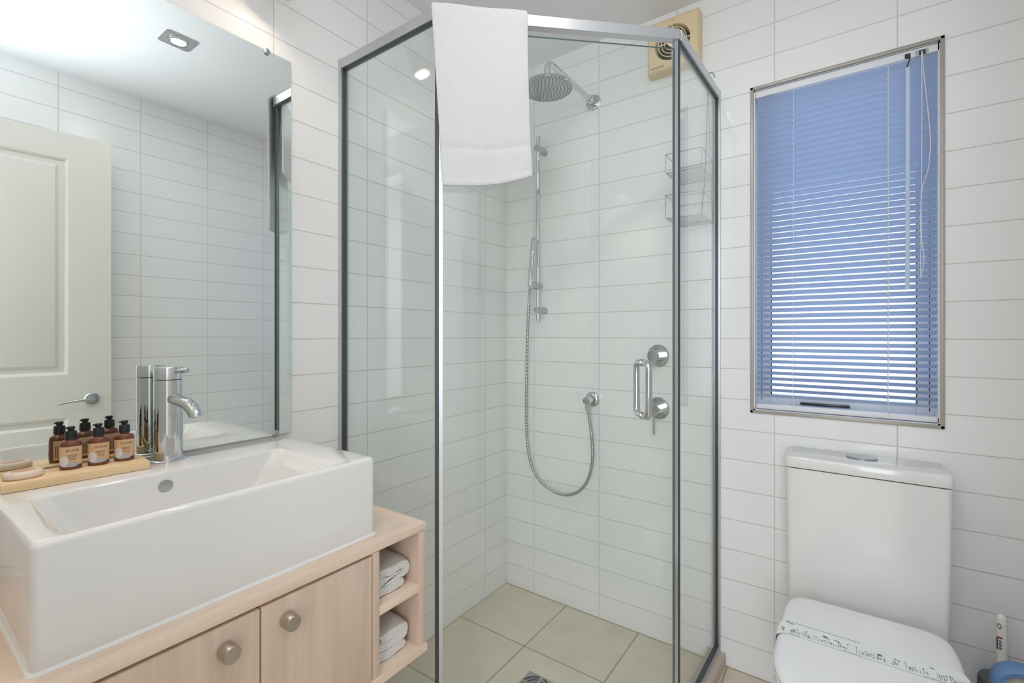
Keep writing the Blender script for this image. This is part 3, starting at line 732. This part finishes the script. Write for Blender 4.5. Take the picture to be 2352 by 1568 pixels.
# ------------------------------------------------------------------ extractor fan
fan = empty('extractor_fan', (.742, 0, 2.115), 'square aged cream extractor fan on the back wall near the ceiling', 'fan'); U = under(fan)
fx0, fx1, fz0, fz1 = .654, .8295, 2.026, 2.2015; fcx, fcz = (fx0 + fx1) / 2, (fz0 + fz1) / 2
b = MB(); n = 40; r0 = .059
def sq(k, y, inset):
    a = 2 * PI * k / n; cx, sx = math.cos(a), math.sin(a); m_ = max(abs(cx), abs(sx)); h = (fx1 - fx0) / 2 - inset
    return Vector((fcx + h * cx / m_, y, fcz + h * sx / m_))
b.loops([[sq(k, 0, 0) for k in range(n)], [sq(k, -.042, 0) for k in range(n)], [sq(k, -.046, .0015) for k in range(n)], [sq(k, -.050, .006) for k in range(n)],
         [Vector((fcx + (r0 + .002) * math.cos(2 * PI * k / n), -.050, fcz + (r0 + .002) * math.sin(2 * PI * k / n))) for k in range(n)],
         [Vector((fcx + r0 * math.cos(2 * PI * k / n), -.047, fcz + r0 * math.sin(2 * PI * k / n))) for k in range(n)],
         [Vector((fcx + r0 * math.cos(2 * PI * k / n), -.012, fcz + r0 * math.sin(2 * PI * k / n))) for k in range(n)]], True, False)
b.build('housing', m_cream, fan, U)
b = MB(); b.lathe([(r0 + .0005, 0), (r0 + .0005, .002)], (fcx, -.010, fcz), (0, -1, 0), 40); b.build('duct', m_fanhole, fan, U)
b = MB()
b.lathe([(.018, 0), (.018, .03), (.0, .031)], (fcx, -.0115, fcz), (0, -1, 0), 24, True, False)
for k in range(6):
    a = 2 * PI * k / 6; d = Vector((math.cos(a), 0, math.sin(a))); e = Vector((-math.sin(a), 0, math.cos(a))); c = Vector((fcx, -.022, fcz))
    b.quad(c + d * .016 - e * .006 + Vector((0, .006, 0)), c + d * .054 - e * .016 + Vector((0, .006, 0)), c + d * .054 + e * .014 - Vector((0, .004, 0)), c + d * .016 + e * .006 - Vector((0, .004, 0)))
b.build('impeller', mat('brown_impeller', (.15, .09, .04), .6), fan, U)
b = MB()
for rr_ in (.026, .037, .048): b.tube([(fcx + rr_ * math.cos(2 * PI * k / 40), -.049, fcz + rr_ * math.sin(2 * PI * k / 40)) for k in range(40)], .0013, 8, closed=True)
for a in (0, PI / 2): b.tube([(fcx + .060 * math.cos(a), -.049, fcz + .060 * math.sin(a)), (fcx - .060 * math.cos(a), -.049, fcz - .060 * math.sin(a))], .0018, 8)
b.lathe([(.0155, 0), (.0155, .004), (.013, .005)], (fcx, -.046, fcz), (0, -1, 0), 28)
b.build('grille', m_cream2, fan, U)
mt = Matrix.Translation((fx0 + .036, -.0502, fz0 + .014)) @ Matrix.Rotation(PI / 2, 4, 'X')
o = text_mesh('MANROSE', .0105, mt, 'lettering', m_ink, fan); o.location = U
for x, z in ((fcx, fz1 - .012), (fx1 - .028, fz1 - .010)):
    b = MB(); b.lathe([(.0016, 0), (.0014, .0006)], (x, -.050, z), (0, -1, 0), 8); b.build('screw', m_ink, fan, U)

# ------------------------------------------------------------------ ceiling downlight and wall spot
dl = empty('ceiling_downlight', (.906, -.955, ZC), 'square silver recessed downlight in the ceiling, glowing warm in the mirror', 'ceiling light'); U = under(dl)
c = Vector((.906, -.955, ZC))
b = MB(); n = 36
def sq2(k, h, z): a = 2 * PI * k / n; m_ = max(abs(math.cos(a)), abs(math.sin(a))); return c + Vector((h * math.cos(a) / m_, h * math.sin(a) / m_, z))
def ci2(k, r, z): a = 2 * PI * k / n; return c + Vector((r * math.cos(a), r * math.sin(a), z))
b.loops([[sq2(k, .054, -.0002) for k in range(n)], [sq2(k, .054, -.003) for k in range(n)], [sq2(k, .052, -.004) for k in range(n)], [ci2(k, .036, -.004) for k in range(n)], [ci2(k, .034, -.0005) for k in range(n)]], True, False)
b.build('square_plate', m_alu, dl, U)
b = MB(); b.tube([c + Vector((.031 * math.cos(2 * PI * k / 32), .031 * math.sin(2 * PI * k / 32), -.006)) for k in range(32)], .004, 8, closed=True); b.build('gimbal_ring', m_chrome, dl, U)
b = MB(); b.lathe([(.026, 0), (.024, .003), (0, .005)], c + Vector((0, 0, -.0005)), (0, 0, -1), 28, True, False); L(b.build('lamp_face', m_bulb, dl, U), 'glowing warm lamp face')
sp_ = empty('wall_spotlight', (0, -1.03, 2.07), 'small silver spotlight on the left wall above the mirror corner', 'spotlight'); U = under(sp_)
b = MB(); b.lathe([(.032, 0), (.032, .010), (.028, .013)], (0, -1.03, 2.085), (1, 0, 0), 28); b.build('backplate', m_alu, sp_, U)
b = MB(); b.tube(smooth_path([(.010, -1.03, 2.085), (.045, -1.032, 2.08), (.066, -1.037, 2.06), (.075, -1.045, 2.035)], 6), .006, 10); b.build('arm', m_alu, sp_, U)
hd0, hd1 = Vector((.0745, -1.0445, 2.038)), Vector((.100, -1.0735, 1.957)); dd = (hd1 - hd0).normalized(); hl = (hd1 - hd0).length
b = MB(); b.lathe([(.012, 0), (.018, .008), (.022, .03), (.028, hl - .006), (.0285, hl), (.0265, hl - .001), (.024, hl - .012)], hd0, dd, 28, True, False); b.build('lamp_head', m_alu, sp_, U)
b = MB(); b.lathe([(.0235, hl - .013), (.0235, hl - .009), (.018, hl - .004), (0, hl - .001)], hd0, dd, 24, True, False); L(b.build('lamp_bulb', m_bulb, sp_, U), 'glowing warm bulb')
sp2 = copy_tree(sp_); sp2.location = (0, -1.55, 2.07); sp2['label'] = 'small silver spotlight on the left wall above the soap end of the mirror'
for q in (sp_, sp2): q['group'] = 'spotlights above the mirror'

# ------------------------------------------------------------------ toilet
wc = empty('toilet', (1.268, -.35, 0), 'white close-coupled toilet with a closed lid under the window', 'toilet'); U = under(wc)
b = MB()
b.loops([rrect(1.098, 1.437, -.140, -.008, .012, .345), rrect(1.0955, 1.4395, -.1425, -.006, .014, .355), rrect(1.0925, 1.4425, -.1435, -.004, .014, .55), rrect(1.0905, 1.4445, -.1435, -.004, .014, .7245)])
b.build('cistern', m_wc, wc, U)
b = MB(); b.loops([rrect(1.0955, 1.4395, -.139, -.004, .012, .7245), rrect(1.0955, 1.4395, -.139, -.004, .012, .7275)]); b.build('lid_gap', m_dark, wc, U)
b = MB(); b.loops([rrect(1.0895, 1.4455, -.1455, -.003, .014, .7275), rrect(1.0885, 1.4465, -.1465, -.003, .015, .731), rrect(1.0885, 1.4465, -.1465, -.003, .015, .752), rrect(1.091, 1.444, -.144, -.005, .015, .757), rrect(1.097, 1.438, -.138, -.008, .014, .7595)])
b.build('cistern_lid', m_wc, wc, U, angle=50)
for sg in (-1, 1):
    b = MB(); cc = (1.267, -.062); pts = [(cc[0] + sg * .0012, cc[1] + .0275 * math.sin(math.radians(a))) for a in ()]
    arc = [(cc[0] + sg * (.001 + .0345 * math.cos(math.radians(a))), cc[1] + .0275 * math.sin(math.radians(a))) for a in range(-90, 91, 10)]
    b.prism(arc, .7592, .7625); b.build('flush_button', m_nickelg, wc, U)
def dshape(inset, z, n=56, ox=0.0):
    x0, x1, yb, yf = 1.0985 + inset, 1.4375 - inset, -.205 - inset, -.665 + inset
    cx = (x0 + x1) / 2; h = (x1 - x0) / 2; pts = []
    ym = -.47
    for k in range(n):
        a = 2 * PI * k / n; c_, s_ = math.cos(a), math.sin(a)
        if s_ >= 0:   # back half: squared off, slightly narrower at the hinge
            e = .22; px = math.copysign(abs(c_) ** e, c_); py = abs(s_) ** e
            y = ym + (yb - ym) * py; x = cx + h * px * (1 - .022 * py)
        else:         # front half: round nose
            e = .86; px = math.copysign(abs(c_) ** e, c_); py = abs(s_) ** e
            y = ym + (yf - ym) * py; x = cx + h * px
        pts.append(Vector((x, y, z)))
    return pts
b = MB(); b.loops([dshape(.004, .383), dshape(.0, .386), dshape(0, .391), dshape(.003, .397), dshape(.010, .4015), dshape(.022, .4035), dshape(.07, .4042)]); b.build('seat_lid', m_wclid, wc, U, angle=60)
b = MB(); b.loops([dshape(.003, .366), dshape(.001, .369), dshape(.001, .378), dshape(.004, .3815)]); b.build('seat', m_wclid, wc, U, angle=60)
b = MB()
def pan(f, yb, yf, z, n=40):
    cx = 1.268; ym = (yb + yf) / 2; hx = .172 * f
    return [Vector((cx + hx * math.copysign(abs(math.cos(2 * PI * k / n)) ** .8, math.cos(2 * PI * k / n)), ym + (yb - yf) / 2 * math.copysign(abs(math.sin(2 * PI * k / n)) ** .8, math.sin(2 * PI * k / n)), z)) for k in range(n)]
b.loops([pan(.62, -.04, -.56, 0.0), pan(.60, -.04, -.55, .06), pan(.66, -.03, -.57, .18), pan(.86, -.03, -.625, .26), pan(.96, -.15, -.650, .32), pan(.97, -.20, -.655, .3655)]); b.build('pan', m_wc, wc, U, angle=50)
for x in (1.20, 1.336):
    b = MB(); b.box((x - .011, -.202, .3656), (x + .011, -.155, .371), .002); b.build('hinge', m_wclid, wc, U)

# paper band
pb = empty('paper_band', (1.268, -.393, .405), 'white paper hygiene band printed with green plants across the toilet lid', 'paper band'); U = under(pb)
xs = [1.0975, 1.0975, 1.100, 1.107, 1.118, 1.16, 1.22, 1.268, 1.32, 1.38, 1.418, 1.429, 1.436, 1.4385, 1.4385]
zs = [.366, .389, .398, .4028, .4046, .4049, .4050, .4050, .4050, .4049, .4046, .4028, .398, .389, .366]
def bw(x): return (-.424, -.366) if x > 1.11 and x < 1.43 else (-.428, -.372)
b = MB(); b.loops([[Vector((x - (0.0012 if x < 1.2 else -.0012) * (z < .404), bw(x)[0], z)) for x, z in zip(xs, zs)], [Vector((x - (0.0012 if x < 1.2 else -.0012) * (z < .404), bw(x)[1], z)) for x, z in zip(xs, zs)]], False, False, False)
band = b.build('band', m_paper, pb, U)
bd = MB(); zt = .4054
def dot(b, x, y, rx_, ry_, ang=0, n=10):
    vs = [b.bm.verts.new((x + rx_ * math.cos(2 * PI * k / n) * math.cos(ang) - ry_ * math.sin(2 * PI * k / n) * math.sin(ang), y + rx_ * math.cos(2 * PI * k / n) * math.sin(ang) + ry_ * math.sin(2 * PI * k / n) * math.cos(ang), zt)) for k in range(n)]; b._face(vs)
def stem(b, x, y0, y1, w_=.0004): b.quad((x - w_, y0, zt), (x + w_, y0, zt), (x + w_ * .6, y1, zt), (x - w_ * .6, y1, zt))
x = 1.112
while x < 1.205 + .05:     # row of tiny printed words along the far edge
    wl = random.uniform(.003, .006); bd.quad((x, -.3705, zt), (x + wl, -.3705, zt), (x + wl, -.3690, zt), (x, -.3690, zt)); x += wl + .0013
x = 1.108
while x < 1.43:
    y0 = -.418 + random.uniform(-.001, .005); h = random.uniform(.007, .024)
    stem(bd, x, y0, y0 + h, random.uniform(.00025, .0005))
    k = random.random()
    if k < .3: dot(bd, x, y0 + h, .0020, .0014, random.uniform(-.6, .6))
    elif k < .6:
        for m in range(random.randint(2, 4)):
            sg = -1 if m % 2 else 1; dot(bd, x + sg * .0014, y0 + h * (.35 + .17 * m), .0015, .0006, -.7 * sg)
    elif k < .8:
        for m in range(5): a = 2 * PI * m / 5; dot(bd, x + .0021 * math.cos(a), y0 + h + .0021 * math.sin(a), .0009, .0006, a)
    if random.random() < .5: dot(bd, x + random.uniform(-.002, .003), y0 + random.uniform(.001, .008), .0009, .0007)
    x += random.uniform(.0022, .0062) + (.010 if random.random() < .10 else 0)
leaves = [(1.192, -.3905, .0052, .0040, 0), (1.291, -.3955, .0052, .0040, 0)]
for x, y in ((1.117, -.372), (1.125, -.377), (1.378, -.383)): dot(bd, x, y, .0042, .0016, -.25)
leaves += [(x, y, .0026, .0018, .6) for x, y in ((1.212, -.391), (1.217, -.394), (1.318, -.392), (1.3235, -.395))]
for x0, x1 in ((1.125, 1.145), (1.225, 1.26), (1.36, 1.425)): bd.quad((x0, -.4222, zt), (x1, -.4222, zt), (x1, -.4212, zt), (x0, -.4212, zt))
bd.build('plant_print', m_dgreen, band, (0, 0, 0))
for lf in leaves:
    bg_ = MB(); dot(bg_, *lf); L(bg_.build('leaf_print', m_green, band), 'bright green printed leaf')

# toilet brush, its holder and the roll
th_ = tag(MB().lathe([(.040, 0), (.043, .004), (.046, .262), (.043, .270), (.016, .272), (.015, .24)], (1.540, -.088, 0), (0, 0, 1), 40, True, False).build('brush_holder', m_grey), 'dark grey round brush holder on the floor beside the toilet', 'brush holder')
tb = empty('toilet_brush', (1.540, -.088, .01), 'white-handled toilet brush standing upright in the grey holder', 'brush'); U = under(tb)
b = MB(); hx, hy_ = 1.536, -.092
hb, ht = Vector((1.541, -.088, .02)), Vector((1.5355, -.090, .432))
rows = []
for t, f in [(k / 20 * .968, 1.0) for k in range(21)] + [(.968 + .032 * math.sin(PI / 2 * k / 8), max(.05, math.cos(PI / 2 * k / 8))) for k in range(1, 9)]:
    rows.append((hb.lerp(ht, t), .0105 * f))
b.loops([[p + Vector((r * math.cos(2 * PI * q / 20), r * .8 * math.sin(2 * PI * q / 20), 0)) for q in range(20)] for p, r in rows])
b.build('handle', m_plw, tb, U)
vd = Vector((1.2326 - 1.536, -1.6913 + .09, 0)).normalized(); vs_ = Vector((-vd.y, vd.x, 0))
def hpt(z, side, out): p = hb.lerp(ht, (z - .02) / .412); a = side / .0105; q = Vector((-.35, -.94, 0)).normalized(); s2 = Vector((.94, -.35, 0)); d_ = q * math.cos(a) + s2 * math.sin(a); return p + Vector((d_.x * (.0105 + out), d_.y * (.0084 + out), 0)) + Vector((0, 0, 0))
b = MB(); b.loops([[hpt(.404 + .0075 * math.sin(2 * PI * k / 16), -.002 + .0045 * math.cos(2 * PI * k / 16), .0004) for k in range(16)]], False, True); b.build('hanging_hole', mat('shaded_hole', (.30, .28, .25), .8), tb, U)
def strip(m_, nm, s0, s1, z0, z1):
    b = MB(); K = 6; b.loops([[hpt(z, s0 + (s1 - s0) * k / K, .0005) for k in range(K + 1)] for z in (z0, z1)], False, False, False); return b.build(nm, m_, tb, U)
strip(m_teal, 'teal_print', -.0085, -.0045, .347, .376); strip(m_red, 'red_print', -.006, .003, .3745, .3790)
b = MB()
for i in range(7):
    z = .348 + i * .0034; K = 3; s0 = -.0035 + .0006 * (i % 3); s1 = .0015 + .0008 * (i % 2); b.loops([[hpt(zz, s0 + (s1 - s0) * k / K, .0005) for k in range(K + 1)] for zz in (z, z + .0022)], False, False, False)
b.build('lettering', m_navy, tb, U)
b = MB(); b.lathe([(.006, .0), (.012, .012), (.013, .05), (.010, .062)], (1.541, -.088, .012), (0, 0, 1), 20); b.build('bristle_head', m_plw, tb, U)

ry0 = -.243; rc = Vector((1.541, ry0, .336))
hold = empty('roll_holder', (XR, ry0 + .07, .336), 'chrome roll holder on the right wall carrying the blue roll', 'roll holder'); U = under(hold)
b = MB(); b.lathe([(.016, 0), (.016, .006), (.013, .008)], (XR, ry0 + .085, .336), (-1, 0, 0), 24); b.tube(smooth_path([(XR - .004, ry0 + .085, .336), (1.560, ry0 + .085, .336), (1.546, ry0 + .080, .336), (1.541, ry0 + .066, .336), (1.541, ry0 + .022, .336)], 6), .005, 12); b.build('bar', m_chrome_soft, hold, U)
tr = empty('toilet_roll', (rc.x, rc.y, rc.z), 'blue-wrapped roll hanging by the right wall next to the brush', 'toilet roll'); U = under(tr)
def ry_l(prof, m_, nm, caps=(False, False)):
    b = MB(); b.lathe(prof, (rc.x, ry0, rc.z), (0, 1, 0), 48, *caps); return b.build(nm, m_, tr, U, angle=50)
ry_l([(.0325, -.001), (.042, -.003), (.0462, .001), (.048, .008), (.048, .036), (.045, .041), (.021, .041)], m_rollb, 'wrapper')
ry_l([(.0325, -.001), (.030, .002), (.025, .003), (.0185, .001), (.018, .002)], m_rolli, 'roll_end')
ry_l([(.018, .002), (.018, .020), (0, .020)], m_shadowbox, 'core')
